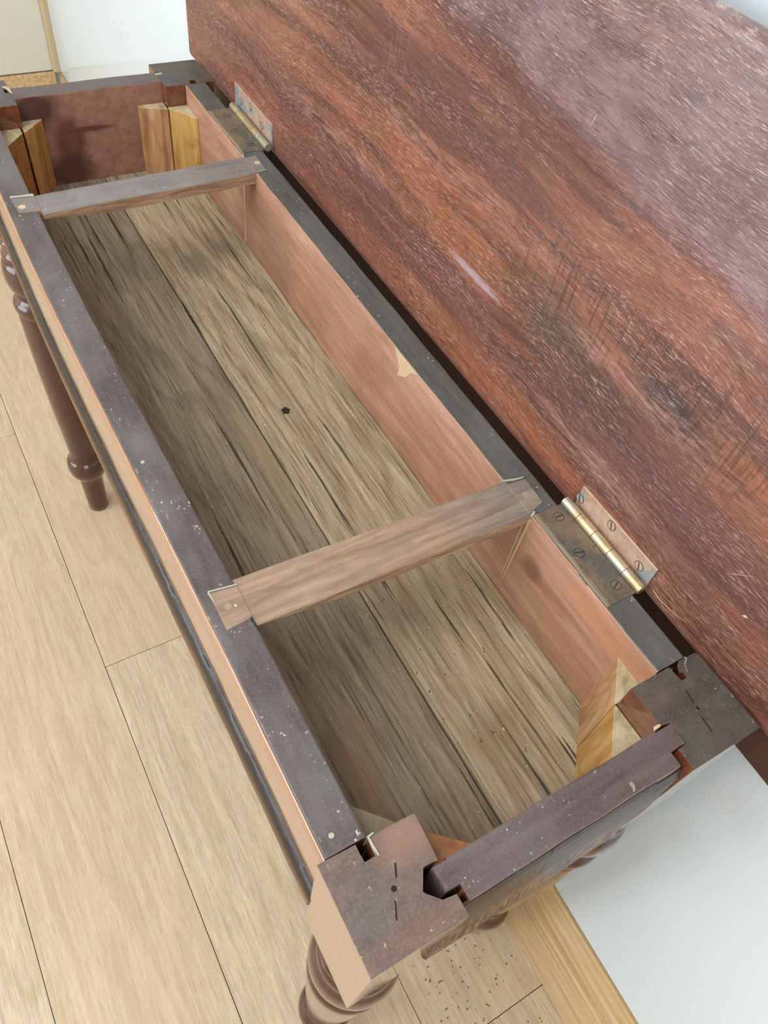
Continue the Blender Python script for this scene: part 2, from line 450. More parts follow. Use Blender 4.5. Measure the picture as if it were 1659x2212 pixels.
def m_brass(name, a, b, patina=None, rough=0.38, metal=0.75):
    t = NT(name)
    n1 = t.noise((60, 60, 60), 5, 0.65)
    c = t.ramp(n1, [(0.3, lin(*a)), (0.7, lin(*b))])
    if patina:
        c = t.mix(t.step(t.noise((38, 30, 38), 4, 0.6, 0.3, (2, 2, 2)), 0.50, 0.58, 0, 0.85), c, lin(*patina))
    c = t.mix(t.step(t.noise((300, 300, 300), 3, 0.6), 0.5, 0.75, 0, 0.35), c, lin(92, 78, 60))
    t.bump(n1, 0.2, 0.0004)
    return t.done(c, rough, metal=metal)
M['brass_low'] = m_brass('tarnished_hinge_plate', (112, 98, 84), (142, 128, 112), (92, 94, 92), 0.5, 0.35)
M['brass_up'] = m_brass('patinated_hinge_plate', (176, 142, 122), (202, 176, 158), (140, 156, 166), 0.42, 0.35)
M['brass_pin'] = m_brass('brass_knuckle', (158, 136, 98), (200, 184, 146), (176, 170, 160), 0.36, 0.6)

# ------------------------------------------------------------------ mesh helpers
def tag(o, label=None, cat=None, group=None, kind=None):
    if label: o['label'] = label
    if cat: o['category'] = cat
    if group: o['group'] = group
    if kind: o['kind'] = kind
    return o

def empty(name, loc):
    o = bpy.data.objects.new(name, None)
    COL.objects.link(o)
    o.location = loc
    o.empty_display_size = 0.1
    return o

def build(name, bm, mats, parent=None, origin=None, label=None, smooth=False):
    """link a bmesh given in world coordinates as one object; origin = world point of its own origin"""
    org = Vector(origin) if origin is not None else (Vector(ORG.get(parent.name, (0, 0, 0))) if parent else Vector((0, 0, 0)))
    bmesh.ops.recalc_face_normals(bm, faces=bm.faces)
    bmesh.ops.translate(bm, verts=bm.verts, vec=-org)
    me = bpy.data.meshes.new(name)
    bm.to_mesh(me)
    bm.free()
    for m in (mats if isinstance(mats, (list, tuple)) else [mats]):
        me.materials.append(M[m])
    if smooth:
        for p in me.polygons:
            p.use_smooth = True
        me.set_sharp_from_angle(angle=0.7)
    o = bpy.data.objects.new(name, me)
    COL.objects.link(o)
    if parent:
        o.parent = parent
        po = Vector(ORG.get(parent.name, (0, 0, 0)))
        o.location = org - po
    else:
        o.location = org
    ORG[o.name] = org
    if label: o['label'] = label
    return o
ORG = {}

def sweep(profile, axis, t0, t1, n=1, jit=0.0, seed=0, shift=None, bm=None, taper=None):
    """sweep a closed 2D profile along axis 'x' (profile in y,z) or 'y' (profile in x,z) or 'z' (x,y)"""
    bm = bm or bmesh.new()
    rings = []
    for k in range(n + 1):
        t = t0 + (t1 - t0) * k / n
        s = shift(t) if shift else (0, 0)
        ring = []
        for i, (a, b) in enumerate(profile):
            ja = jb = 0
            if jit:
                q = Vector((t * 38 + seed * 7.3, a * 160, b * 160))
                ja = mnoise.noise(q) * jit
                jb = mnoise.noise(q + Vector((50, 3, 9))) * jit
            a2, b2 = a + s[0] + ja, b + s[1] + jb
            co = (t, a2, b2) if axis == 'x' else ((a2, t, b2) if axis == 'y' else (a2, b2, t))
            ring.append(bm.verts.new(co))
        rings.append(ring)
    m = len(profile)
    for k in range(n):
        for i in range(m):
            j = (i + 1) % m
            bm.faces.new((rings[k][i], rings[k][j], rings[k + 1][j], rings[k + 1][i]))
    bm.faces.new(rings[0])
    bm.faces.new(list(reversed(rings[-1])))
    return bm

def rrect(a0, a1, b0, b1, r=0.0008, seg=2):
    out = []
    for cx, cy, s in ((a1 - r, b1 - r, 0), (a0 + r, b1 - r, 1), (a0 + r, b0 + r, 2), (a1 - r, b0 + r, 3)):
        for k in range(seg + 1):
            an = (s + k / seg) * math.pi / 2
            out.append((cx + r * math.cos(an), cy + r * math.sin(an)))
    return out

def prism(poly, z0, z1, bm=None, bevel=0.0):
    bm = bm or bmesh.new()
    lo = [bm.verts.new((x, y, z0)) for x, y in poly]
    hi = [bm.verts.new((x, y, z1)) for x, y in poly]
    n = len(poly)
    fs = [bm.faces.new(lo), bm.faces.new(list(reversed(hi)))]
    for i in range(n):
        j = (i + 1) % n
        fs.append(bm.faces.new((lo[i], hi[i], hi[j], lo[j])))
    if bevel:
        es = list({e for f in fs for e in f.edges})
        bmesh.ops.bevel(bm, geom=es, offset=bevel, segments=2, profile=0.6, affect='EDGES')
    return bm

def disc(c, r, h, axis='z', seg=16, bm=None):
    bm = bm or bmesh.new()
    rings = []
    for rr, hh in ((r, 0), (r, h * 0.7), (r * 0.86, h)):
        ring = []
        for k in range(seg):
            a = 2 * math.pi * k / seg
            u, v = rr * math.cos(a), rr * math.sin(a)
            p = (c[0] + u, c[1] + v, c[2] + hh) if axis == 'z' else (c[0] - hh, c[1] + u, c[2] + v)
            ring.append(bm.verts.new(p))
        rings.append(ring)
    for a, b in zip(rings, rings[1:]):
        for k in range(seg):
            bm.faces.new((a[k], a[(k + 1) % seg], b[(k + 1) % seg], b[k]))
    bm.faces.new(rings[0]); bm.faces.new(list(reversed(rings[-1])))
    return bm

def lathe(prof, cx, cy, seg=48, bm=None):
    bm = bm or bmesh.new()
    rings = []
    for r, z in prof:
        rings.append([bm.verts.new((cx + r * math.cos(2 * math.pi * k / seg), cy + r * math.sin(2 * math.pi * k / seg), z)) for k in range(seg)])
    for a, b in zip(rings, rings[1:]):
        for k in range(seg):
            f = bm.faces.new((a[k], a[(k + 1) % seg], b[(k + 1) % seg], b[k]))
            f.smooth = True
    bm.faces.new(rings[0]); bm.faces.new(list(reversed(rings[-1])))
    return bm

def mat_by_normal(o, fn):
    for p in o.data.polygons:
        p.material_index = fn(p.normal, p.center)

# ------------------------------------------------------------------ setting: floor, walls, skirting
XW = 0.3145           # face of the wall boards beside the table
YW = 2.16             # end wall
XC0 = XW + 0.016 * YW
X0, X1, Y0, Y1, ZC = -2.40, XW, -1.90, YW, 2.40
bm = bmesh.new()
prism([(X0, Y0), (X1 + 0.08, Y0), (X1 + 0.08, Y1 + 0.08), (X0, Y1 + 0.08)], -0.05, -0.012, bm)
floor = build('floor', bm, 'joint')
tag(floor, kind='structure', label='pale oak laminate floor laid in long planks')
PW = 0.1954
def plank(x0, x1, y0, y1):
    g = 0.0004
    o = build('plank', prism([(x0 + g, y0 + g), (x1 - g, y0 + g), (x1 - g, y1 - g), (x0 + g, y1 - g)], -0.0118, 0.0, None, 0.0006), 'floor', floor,
              origin=((x0 + x1) / 2, (y0 + y1) / 2, 0))
    return o
ends = {-0.2543: [1.147, -0.14], -0.0589: [0.604, -0.66], 0.1365: [-0.0845, 1.18], -0.4497: [0.80, -0.5], -0.6451: [0.25, 1.5], -0.8405: [0.9, -0.3]}
k = 0
x = -0.0589
while x > X0: x -= PW
while x < X1 - 0.01:
    key = min(ends, key=lambda e: abs(e - x))
    e = ends[key] if abs(key - x) < 0.01 else [((k * 0.83) % 1.28) - 0.2, ((k * 0.83) % 1.28) - 1.48]
    cuts = sorted([Y0, Y1] + [c for c in e])
    for a, b in zip(cuts, cuts[1:]):
        if b - a > 0.02:
            plank(max(x, X0), min(x + PW, X1 + 0.0), a, b)
    x += PW
    k += 1

def slab(name, a, b, mat, kind='structure', label=None, bevel=0, parent=None):
    (x0, y0, z0), (x1, y1, z1) = a, b
    o = build(name, prism([(x0, y0), (x1, y0), (x1, y1), (x0, y1)], z0, z1, None, bevel), mat, parent)
    if kind: o['kind'] = kind
    if label: o['label'] = label
    return o

wr = slab('wall_right', (XW + 0.012, Y0, 0), (XW + 0.08, Y1 + 0.08, ZC), 'wall_paint', label='wall the table stands against, faced with glossy white boards')
slab('wall_panel', (XW, 0.98, 0.1905), (XW + 0.012, Y1, ZC), 'wall_gloss', None, bevel=0.0008, parent=wr)
slab('wall_panel', (XW, Y0, 0.1905), (XW + 0.012, 0.979, ZC), 'wall_gloss', None, bevel=0.0008, parent=wr)
wb = slab('wall_back', (X0, YW + 0.012, 0), (XW + 0.05, YW + 0.08, ZC), 'wall_paint', label='end wall beyond the table, faced with cream boards')
slab('wall_panel', (-0.6, YW, 0.1905), (XC0 - 0.018, YW + 0.012, ZC), 'wall_cream', None, bevel=0.0008, parent=wb)
slab('wall_panel', (X0, YW, 0.1905), (-0.601, YW + 0.012, ZC), 'wall_cream', None, bevel=0.0008, parent=wb)
bm = bmesh.new()
for (xa, xb, za, zb) in ((X0, -1.55, 0, ZC), (-0.15, XW + 0.08, 0, ZC), (-1.55, -0.15, 0, 0.65), (-1.55, -0.15, 2.25, ZC)):
    prism([(xa, Y0 - 0.06), (xb, Y0 - 0.06), (xb, Y0), (xa, Y0)], za, zb, bm)
tag(build('wall_front', bm, 'wall_paint'), kind='structure')
bm = bmesh.new()
for (xa, xb, za, zb) in ((-1.55, -1.50, 0.65, 2.25), (-0.20, -0.15, 0.65, 2.25), (-1.55, -0.15, 0.65, 0.70), (-1.55, -0.15, 2.20, 2.25), (-0.87, -0.83, 0.65, 2.25)):
    prism([(xa, Y0 - 0.05), (xb, Y0 - 0.05), (xb, Y0 - 0.01), (xa, Y0 - 0.01)], za, zb, bm)
tag(build('window_2', bm, 'wall_paint'), kind='structure')
slab('ceiling', (X0 - 0.06, Y0 - 0.06, ZC), (XW + 0.08, Y1 + 0.08, ZC + 0.05), 'wall_paint')
# left wall with a wide window opening
bm = bmesh.new()
wy0, wy1, wz0, wz1 = 0.25, 2.05, 0.15, 2.25
for (ya, yb, za, zb) in ((Y0, wy0, 0, ZC), (wy1, Y1, 0, ZC), (wy0, wy1, 0, wz0), (wy0, wy1, wz1, ZC)):
    prism([(X0 - 0.12, ya), (X0, ya), (X0, yb), (X0 - 0.12, yb)], za, zb, bm)
tag(build('wall_left', bm, 'wall_paint'), kind='structure')
bm = bmesh.new()
fr = 0.05
for (ya, yb, za, zb) in ((wy0, wy0 + fr, wz0, wz1), (wy1 - fr, wy1, wz0, wz1), (wy0, wy1, wz0, wz0 + fr), (wy0, wy1, wz1 - fr, wz1), (1.13, 1.17, wz0, wz1)):
    prism([(X0 - 0.07, ya), (X0 - 0.02, ya), (X0 - 0.02, yb), (X0 - 0.07, yb)], za, zb, bm)
tag(build('window_1', bm, 'wall_paint'), kind='structure')

def skew(o):
    for v in o.data.vertices:
        v.co.x += 0.016 * v.co.y
for o in [wr] + [c for c in COL.objects if c.parent == wr]:
    skew(o)
# corner strip and skirtings
XC = XW + 0.016 * YW
strip = [(XC - 0.018, YW), (XC - 0.018, YW - 0.005), (XC - 0.010, YW - 0.010), (XC, YW - 0.012), (XC, YW)]
o = build('trim_1', prism(strip, 0.188, ZC), 'pale_strip')
tag(o, 'narrow pine strip covering the corner of the two walls', kind='structure')
def skirt_prof(f):           # f = room-side face, growing negative towards the room
    return [(0, 0.0005), (0, 0.1175), (0.0012, 0.1195), (0.0066, 0.1205), (0.0072, 0.1290), (0.0036, 0.1310), (0.0024, 0.1360), (0.0032, 0.150), (0.0060, 0.163),
            (0.0082, 0.176), (0.0086, 0.183), (0.0100, 0.1875), (0.0240, 0.1875), (0.0240, 0.0005)]
sp = [(0.3017 + a, z) for a, z in skirt_prof(0)]
o = build('baseboard_right', sweep(sp, 'y', Y0, YW - 0.0135, 24), 'pine')
skew(o)
tag(o, 'moulded varnished pine skirting board under the glossy white boards', kind='structure')
sp = [(YW - 0.0128 + a, z) for a, z in skirt_prof(0)]
o = build('baseboard_back', sweep(sp, 'x', X0, 0.3340, 8), 'pine')
tag(o, 'pine skirting board under the cream boards in the far corner', kind='structure')

# ------------------------------------------------------------------ the table
T = empty('side_table', BASE)
ORG[T.name] = BASE
tag(T, 'antique mahogany side table with its top hinged open against the wall, showing the storage well', 'table')
H = 0.72
def part(name, bm, mats, label=None, parent=None, smooth=False):
    return build(name, bm, mats, parent or T, BASE, label, smooth)

# ---- aprons
def bow(y):                 # the old front board bows outwards a few millimetres
    u = min(1.0, max(0.0, (y - 0.13) / 0.45)) if y < 0.6 else min(1.0, max(0.0, (0.89 - y) / 0.28))
    return (-0.0044 * u * u * (3 - 2 * u), 0)
fa = part('front_apron', sweep(rrect(0.0050, 0.0298, 0.600, H, 0.0012), 'y', 0.0592, 0.8902, 80, 0.0005, 1, shift=bow),
          ['polish', 'top_front', 'inner_back'], 'front apron board with a dusty dark top edge')
mat_by_normal(fa, lambda n, c: 1 if n.z > 0.5 else (2 if n.x > 0.5 else 0))
cush = [(0.0049, 0.7185), (0.0038, 0.7172), (0.0030, 0.712), (0.0025, 0.702), (0.0023, 0.688), (0.0024, 0.672), (0.0028, 0.657), (0.0035, 0.646),
        (0.0046, 0.6425), (0.0080, 0.6420), (0.0080, 0.700), (0.0056, 0.7180)]
part('veneer_facing', sweep(cush, 'y', 0.0592, 0.8902, 120, 0.0003, 3, shift=bow), 'polish_floor_sheen', 'glossy cushion-shaped veneer on the outside of the front apron', fa, smooth=True)
bead = [(0.0070, 0.6430), (0.0036, 0.6425), (0.0014, 0.6400), (-0.0004, 0.6355), (-0.0015, 0.6295), (-0.0018, 0.6230), (-0.0010, 0.6165), (0.0014, 0.6130), (0.0070, 0.6120)]
part('bead_moulding', sweep(bead, 'y', 0.0592, 0.8902, 260, 0.00035, 5, shift=bow), 'bead', 'dark glossy bead along the lower edge', fa, smooth=True)

ba = part('back_apron', sweep(rrect(0.2458, 0.2705, 0.600, H, 0.0012), 'y', 0.0592, 0.8902, 80, 0.0006, 9),
          ['polish', 'top_back', 'inner_back'], 'back apron board, grey top edge and pink-brown inner face')
mat_by_normal(ba, lambda n, c: 1 if n.z > 0.5 else (2 if n.x < -0.5 else 0))

def ea_mat(n, c): return 1 if n.z > 0.5 else (2 if abs(n.y) > 0.5 else 0)
na = part('end_apron', sweep(rrect(0.0060, 0.0297, 0.600, H, 0.0010), 'x', 0.0625, 0.2165, 24, 0.0005, 12),
          ['polish', 'top_end', 'inner_far'], 'near end apron with a plum-brown dusty top edge')
mat_by_normal(na, ea_mat)
fe = part('end_apron', sweep(rrect(0.9050, 0.9290, 0.600, H, 0.0010), 'x', 0.0585, 0.2220, 24, 0.0005, 15),
          ['polish', 'top_end', 'inner_far'], 'far end apron with a stained red-brown inner face')
mat_by_normal(fe, ea_mat)
# tenons of the end aprons, seen in the open slots of the legs
part('tenon', sweep(rrect(0.0150, 0.0292, 0.640, H, 0.0012), 'x', 0.0535, 0.0640, 3, 0.0008, 20), 'top_end', None, na)
part('tenon', sweep(rrect(0.0150, 0.0292, 0.640, H, 0.0008), 'x', 0.2160, 0.2290, 3, 0.0003, 21), 'top_end', None, na)
# near end cushion moulding in three lengths with open seams
def ecush(s): return [(0.0070, 0.7185), (0.0052, 0.7175), (0.0038, 0.713), (0.0024, 0.703), (0.0014, 0.690), (0.0006, 0.676), (-0.0002, 0.664), (-0.0012, 0.652),
        (-0.0026 + s, 0.642), (-0.0034 + s, 0.634), (-0.0032 + s, 0.627), (-0.0012, 0.621), (0.0070, 0.620)]
for a, b, s, sd in ((0.0475, 0.1180, 0.0, 31), (0.1184, 0.1975, 0.0003, 33)):
    part('bead_moulding', sweep(ecush(s), 'x', a, b, 40, 0.0005, sd), 'end_bead', None, na, smooth=False)
ep = [(0.0070, 0.7120), (0.0045, 0.7110), (0.0020, 0.700), (0.0005, 0.670), (-0.0006, 0.645), (-0.0008, 0.625), (0.0070, 0.618)]
part('bead_moulding', sweep(ep, 'x', 0.1978, 0.2220, 10, 0.0004, 35), 'end_bead', None, na)

# ---- legs
def leg(px, py, slots, label, mats, seed, low=None):
    """square head block with open mortise slots on top, turned below. px,py = outline origin of the 58 mm block"""
    s = 0.0585
    x0, y0 = px, py
    sq = [(x0, y0), (x0 + s, y0), (x0 + s, y0 + s), (x0, y0 + s)]
    bm = bmesh.new()
    prism(slots, 0.572, H, bm, 0.0005)
    cx, cy = x0 + s / 2, y0 + s / 2
    pr = [(0.0285, 0.5730), (0.0288, 0.5700), (0.0262, 0.5640), (0.0240, 0.5580), (0.0252, 0.5540), (0.0288, 0.5515), (0.0292, 0.5490), (0.0288, 0.5465),
          (0.0250, 0.5430), (0.0236, 0.5395), (0.0250, 0.5365), (0.0276, 0.5345), (0.0298, 0.5310), (0.0306, 0.5270), (0.0300, 0.5235), (0.0290, 0.5220),
          (0.0318, 0.5190), (0.0340, 0.5130), (0.0352, 0.5050), (0.0354, 0.4970), (0.0346, 0.4890), (0.0326, 0.4810), (0.0298, 0.4745), (0.0272, 0.4700), (0.0262, 0.4660),
          (0.0266, 0.4625), (0.0310, 0.4600), (0.0336, 0.4565), (0.0346, 0.4520), (0.0345, 0.4470), (0.0334, 0.4425), (0.0312, 0.4395), (0.0322, 0.4370),
          (0.0326, 0.4250), (0.0322, 0.3900), (0.0312, 0.3500), (0.0298, 0.3100), (0.0280, 0.2650), (0.0258, 0.2200), (0.0236, 0.1780), (0.0222, 0.1520), (0.0224, 0.1440),
          (0.0240, 0.1400), (0.0234, 0.1370), (0.0262, 0.1345), (0.0292, 0.1295), (0.0308, 0.1230), (0.0312, 0.1160), (0.0306, 0.1085), (0.0288, 0.1010), (0.0262, 0.0955),
          (0.0232, 0.0925), (0.0206, 0.0905), (0.0196, 0.0860), (0.0190, 0.0750), (0.0180, 0.0450), (0.0172, 0.0150), (0.0170, 0.0020), (0.0160, 0.0002)]
    lathe(pr, cx, cy, 56, bm)
    o = part('leg', bm, mats, label)
    mat_by_normal(o, lambda n, c: (1 if (n.z > 0.6 and c.z > 0.695) else (2 if (c.z > 0.571) else 0)))
    return o
s = 0.0585
nl = leg(0, 0, [(0, 0), (s, 0), (s, 0.0120), (0.0500, 0.0126), (0.0435, 0.0195), (0.0425, 0.0215), (0.0490, 0.0318), (0.0585, 0.0308), (0.0598, 0.0565), (0.0588, 0.0578),
               (0.0330, 0.0585), (0.0300, 0.0570), (0.0300, 0.0478), (0.0225, 0.0478), (0.0230, 0.0585), (0, 0.0590)],
         'leg at the near front corner, worn head block with two open slots', ['under', 'head_front', 'polish_floor_sheen'], 1)
nr = leg(0.2222, 0, [(0.2222, 0), (0.2807, 0), (0.2807, 0.0560), (0.2785, 0.0585), (0.2680, 0.0585), (0.2640, 0.0545), (0.2620, 0.0530), (0.2612, 0.0470), (0.2560, 0.0465),
                    (0.2555, 0.0585), (0.2222, 0.0585), (0.2222, 0.0302), (0.2295, 0.0300), (0.2298, 0.0145), (0.2222, 0.0145)],
         'leg at the near wall-side corner, blackish head block', ['under', 'head_back', 'polish'], 2)
fr_ = leg(0.2222, 0.8910, [(0.2222, 0.8910), (0.2525, 0.8910), (0.2530, 0.8990), (0.2600, 0.8990), (0.2610, 0.8910), (0.2807, 0.8910), (0.2807, 0.9470), (0.2780, 0.9495), (0.2222, 0.9495),
                      (0.2222, 0.9280), (0.2290, 0.9275), (0.2290, 0.9200), (0.2222, 0.9195)],
          'leg at the far wall-side corner', ['under', 'head_back', 'polish'], 3)
fl = leg(0, 0.8910, [(0, 0.8910), (0.0585, 0.8910), (0.0585, 0.9190), (0.0520, 0.9200), (0.0525, 0.9300), (0.0585, 0.9300), (0.0585, 0.9495), (0, 0.9495)],
         'leg at the far front corner', ['under', 'top_front', 'polish'], 4)
# lathe centre marks on the near heads
def mark(p0, p1, w, parent, z=H):
    a, b = Vector((*p0, 0)), Vector((*p1, 0))
    d = (b - a).normalized() * 1
    n = Vector((-d.y, d.x, 0)) * w / 2
    q = [a + n, a + d * w * 0.5, a - n, b - n, b + d * w * 0.5, b + n]
    part('lathe_mark', prism([(v.x, v.y) for v in q], z - 0.0006, z + 0.00015), 'mark', None, parent)
mark((0.0372, 0.0405), (0.0342, 0.0340), 0.0010, nl)
mark((0.0282, 0.0248), (0.0242, 0.0165), 0.0008, nl)
part('lathe_mark', disc((0.0303, 0.0298, H - 0.0006), 0.0017, 0.0008, 'z', 10), 'mark', None, nl)
mark((0.2541, 0.0414), (0.2527, 0.0322), 0.0008, nr)
mark((0.2505, 0.0228), (0.2496, 0.0130), 0.0008, nr)
part('lathe_mark', disc((0.2523, 0.0282, H - 0.0006), 0.0014, 0.0008, 'z', 10), 'mark', None, nr)

# ---- bottom boards
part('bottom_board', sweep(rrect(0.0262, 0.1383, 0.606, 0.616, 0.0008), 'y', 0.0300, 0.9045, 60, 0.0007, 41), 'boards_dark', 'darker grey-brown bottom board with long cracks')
part('bottom_board', sweep(rrect(0.1398, 0.2455, 0.606, 0.616, 0.0008), 'y', 0.0300, 0.9045, 60, 0.0007, 43), 'boards', 'paler bottom board beside the wall-side apron')

# ---- cross rails, lapped into the aprons
def cross(poly, lap1, lap2, zb, mats, label, seed, wedge):
    bm = bmesh.new()
    # body: columns across x with a lower edge that rises towards the left end
    (xa, ya0, ya1), (xb, yb0, yb1) = poly
    n = 26
    rings = []
    for k in range(n + 1):
        t = k / n
        x = xa + (xb - xa) * t
        y0 = ya0 + (yb0 - ya0) * t
        y1 = ya1 + (yb1 - ya1) * t
        zz = H - zb * min(1.0, wedge + (1 - wedge) * min(1, t * 3.2)) 
        j = lambda q: mnoise.noise(Vector((x * 60, q * 9.0, seed))) * 0.0005
        e = 0.0008
        pts = [(y0 + j(1), zz + e + j(11)), (y0 + j(2), H - e), (y0 + e, H + j(4)), ((y0 + y1) / 2, H + j(5)), (y1 - e, H + j(6)), (y1 + j(7), H - e), (y1 + j(8), zz + e), (y1 - 0.003, zz), (y0 + 0.003, zz + j(9))]
        rings.append([bm.verts.new((x, a, b)) for a, b in pts])
    m = len(rings[0])
    for a, b in zip(rings, rings[1:]):
        for i in range(m):
            bm.faces.new((a[i], a[(i + 1) % m], b[(i + 1) % m], b[i]))
    bm.faces.new(rings[0]); bm.faces.new(list(reversed(rings[-1])))
    for lp in (lap1, lap2):
        prism(lp, H - 0.010, H + 0.0005, bm, 0.0002)
    o = part('cross_rail', bm, mats, label)
    mat_by_normal(o, lambda nn, c: 0 if nn.z > 0.5 else 1)
    return o
cn = cross(((0.0292, 0.2023, 0.2399), (0.2462, 0.1987, 0.2335)),
           [(0.0118, 0.2362), (0.0119, 0.2068), (0.0300, 0.2085), (0.0300, 0.2338)],
           [(0.2455, 0.2000), (0.2455, 0.2300), (0.2620, 0.2285), (0.2610, 0.2050)], 0.0105, ['cross_near', 'raw_side'],
           'near cross rail, light brown worn wood with a pale end', 3.1, 0.25)
cf = cross(((0.0292, 0.6823, 0.7155), (0.2462, 0.6888, 0.7220)),
           [(0.0100, 0.6900), (0.0292, 0.6880), (0.0292, 0.7120), (0.0085, 0.7150)],
           [(0.2455, 0.6920), (0.2580, 0.6910), (0.2590, 0.7200), (0.2455, 0.7190)], 0.0125, ['cross_far', 'raw_side'],
           'far cross rail, grey-brown top and rough brown edge', 8.7, 0.5)

# plugs, nail heads and pale filler in the joints
def plug(x, y, r, parent, mat='plug', name='wood_plug'):
    part(name, disc((x, y, H - 0.0004), r, 0.0011, 'z', 14), mat, None, parent)
plug(0.0193, 0.2223, 0.0026, cn); plug(0.0236, 0.2207, 0.0011, cn, 'pale_wood'); plug(0.2538, 0.2158, 0.0030, cn)
plug(0.0147, 0.6990, 0.0036, cf, 'pale_wood'); plug(0.2549, 0.7066, 0.0034, cf, 'pale_wood')
plug(0.0137, 0.0684, 0.0016, fa, 'filler', 'nail_head'); plug(0.2574, 0.7754, 0.0014, ba, 'pale_wood', 'nail_head')
def flake(pts, parent, mat='filler', z=H, h=0.0009, name='filler_chip'):
    part(name, prism(pts, z - 0.0008, z + h), mat, None, parent)
flake([(0.0115, 0.2368), (0.0305, 0.2342), (0.0302, 0.2352), (0.0118, 0.2378)], cn)
flake([(0.0112, 0.2370), (0.0120, 0.2300), (0.0128, 0.2285), (0.0124, 0.2366)], cn)
flake([(0.0285, 0.2085), (0.0292, 0.2020), (0.0298, 0.2018), (0.0293, 0.2087)], cn, 'mark')
flake([(0.0080, 0.7165), (0.0200, 0.7150), (0.0292, 0.7135), (0.0290, 0.7175), (0.0170, 0.7178), (0.0090, 0.7192)], cf)
flake([(0.2440, 0.2338), (0.2520, 0.2312), (0.2600, 0.2302), (0.2628, 0.2310), (0.2560, 0.2318), (0.2450, 0.2348)], cn)
flake([(0.2448, 0.1985), (0.2490, 0.2010), (0.2500, 0.1995), (0.2462, 0.1972)], cn)
flake([(0.2462, 0.7215), (0.2475, 0.7260), (0.2468, 0.7262), (0.2455, 0.7220)], cf)
flake([(0.2470, 0.6895), (0.2580, 0.6905), (0.2579, 0.6911), (0.2470, 0.6902)], cf)
flake([(0.0300, 0.0530), (0.0308, 0.0478), (0.0316, 0.0476), (0.0312, 0.0580), (0.0345, 0.0588), (0.0340, 0.0594), (0.0302, 0.0590)], nl)
flake([(0.1795, 0.0075), (0.1812, 0.0080), (0.1826, 0.0105), (0.1822, 0.0132), (0.1804, 0.0128), (0.1806, 0.0105)], na, 'plug')
flake([(0.2165, 0.0300), (0.2222, 0.0304), (0.2218, 0.0320), (0.2180, 0.0322)], na, 'pale_wood')
flake([(0.0525, 0.9320), (0.0560, 0.9290), (0.0575, 0.9210), (0.0600, 0.9160), (0.0592, 0.9280), (0.0560, 0.9350)], fl)
flake([(0.2205, 0.9200), (0.2290, 0.9200), (0.2294, 0.9240), (0.2215, 0.9240)], fr_)
flake([(0.2640, 0.0585), (0.2700, 0.0580), (0.2660, 0.0555), (0.2630, 0.0500), (0.2590, 0.0520), (0.2610, 0.0560)], nr, 'head_back', h=0.0014, name='split_piece')
flake([(0.2700, 0.0590), (0.2706, 0.0575), (0.2662, 0.0545), (0.2640, 0.0500), (0.2634, 0.0504), (0.2656, 0.0552)], nr)
for (x, y, r) in ((0.0110, 0.358, 0.0015), (0.0105, 0.318, 0.0009)):
    part('paint_spot', disc((x, y, H - 0.0002), r, 0.0007, 'z', 9), 'filler', None, fa)

# marks on the inside of the back apron
def onface(pts, x, th, name, mat, parent):
    bm = bmesh.new()
    a = [bm.verts.new((x, y, z)) for y, z in pts]
    b = [bm.verts.new((x - th, y, z)) for y, z in pts]
    bm.faces.new(a); bm.faces.new(list(reversed(b)))
    for i in range(len(pts)):
        j = (i + 1) % len(pts)
        bm.faces.new((a[i], a[j], b[j], b[i]))
    part(name, bm, mat, None, parent)
onface([(0.3980, 0.7195), (0.3600, 0.7195), (0.3690, 0.7140), (0.3760, 0.7030), (0.3880, 0.6955), (0.3870, 0.7060)], 0.2460, 0.0009, 'split_patch', 'pale_wood', ba)
onface([(0.1990, 0.7150), (0.1968, 0.7150), (0.1985, 0.6190), (0.1992, 0.6190)], 0.2460, 0.0009, 'scribe_line', 'pale_wood', ba)
onface([(0.2030, 0.7110), (0.2018, 0.7110), (0.2004, 0.6190), (0.2010, 0.6190)], 0.2460, 0.0009, 'scribe_line', 'pale_wood', ba)
onface([(0.7225, 0.7050), (0.7185, 0.7050), (0.7195, 0.6600), (0.7186, 0.6190), (0.7220, 0.6190), (0.7212, 0.6550)], 0.2460, 0.0012, 'scribe_line', 'pale_wood', ba)

# ---- glue blocks
def glue(poly, z1, mats, label, chamfer=None):
    bm = prism(poly, 0.6162, z1, None, 0.0003)
    o = part('glue_block', bm, mats, label)
    mat_by_normal(o, lambda n, c: 1 if n.z > 0.5 else 0)
    return o
glue([(0.2457, 0.0595), (0.2457, 0.0855), (0.2203, 0.0590), (0.2222, 0.0588)], 0.6955, ['glue_stripe', 'glue_top'], 'striped pine glue block against the near wall-side leg')
glue([(0.2202, 0.0587), (0.1935, 0.0300), (0.2218, 0.0300), (0.2218, 0.0586)], 0.6940, ['glue', 'glue_top'], 'smooth tan glue block between near wall-side leg and end apron')
glue([(0.0300, 0.0595), (0.0560, 0.0595), (0.0300, 0.0875)], 0.6980, ['glue_dark', 'glue_green_grey'], 'green-grey topped glue block behind the near front leg')
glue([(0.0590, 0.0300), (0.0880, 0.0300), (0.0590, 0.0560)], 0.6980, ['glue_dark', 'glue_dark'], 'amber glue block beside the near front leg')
glue([(0.1900, 0.9045), (0.1908, 0.8990), (0.1925, 0.8975), (0.2210, 0.8860), (0.2215, 0.9045)], 0.6965, ['glue_stripe', 'glue_top'], 'brown-streaked glue block in the far wall-side corner')
glue([(0.2225, 0.8868), (0.2440, 0.8560), (0.2457, 0.8550), (0.2457, 0.8905), (0.2225, 0.8905)], 0.6970, ['glue', 'glue_top'], 'yellow glue block in the far wall-side corner')
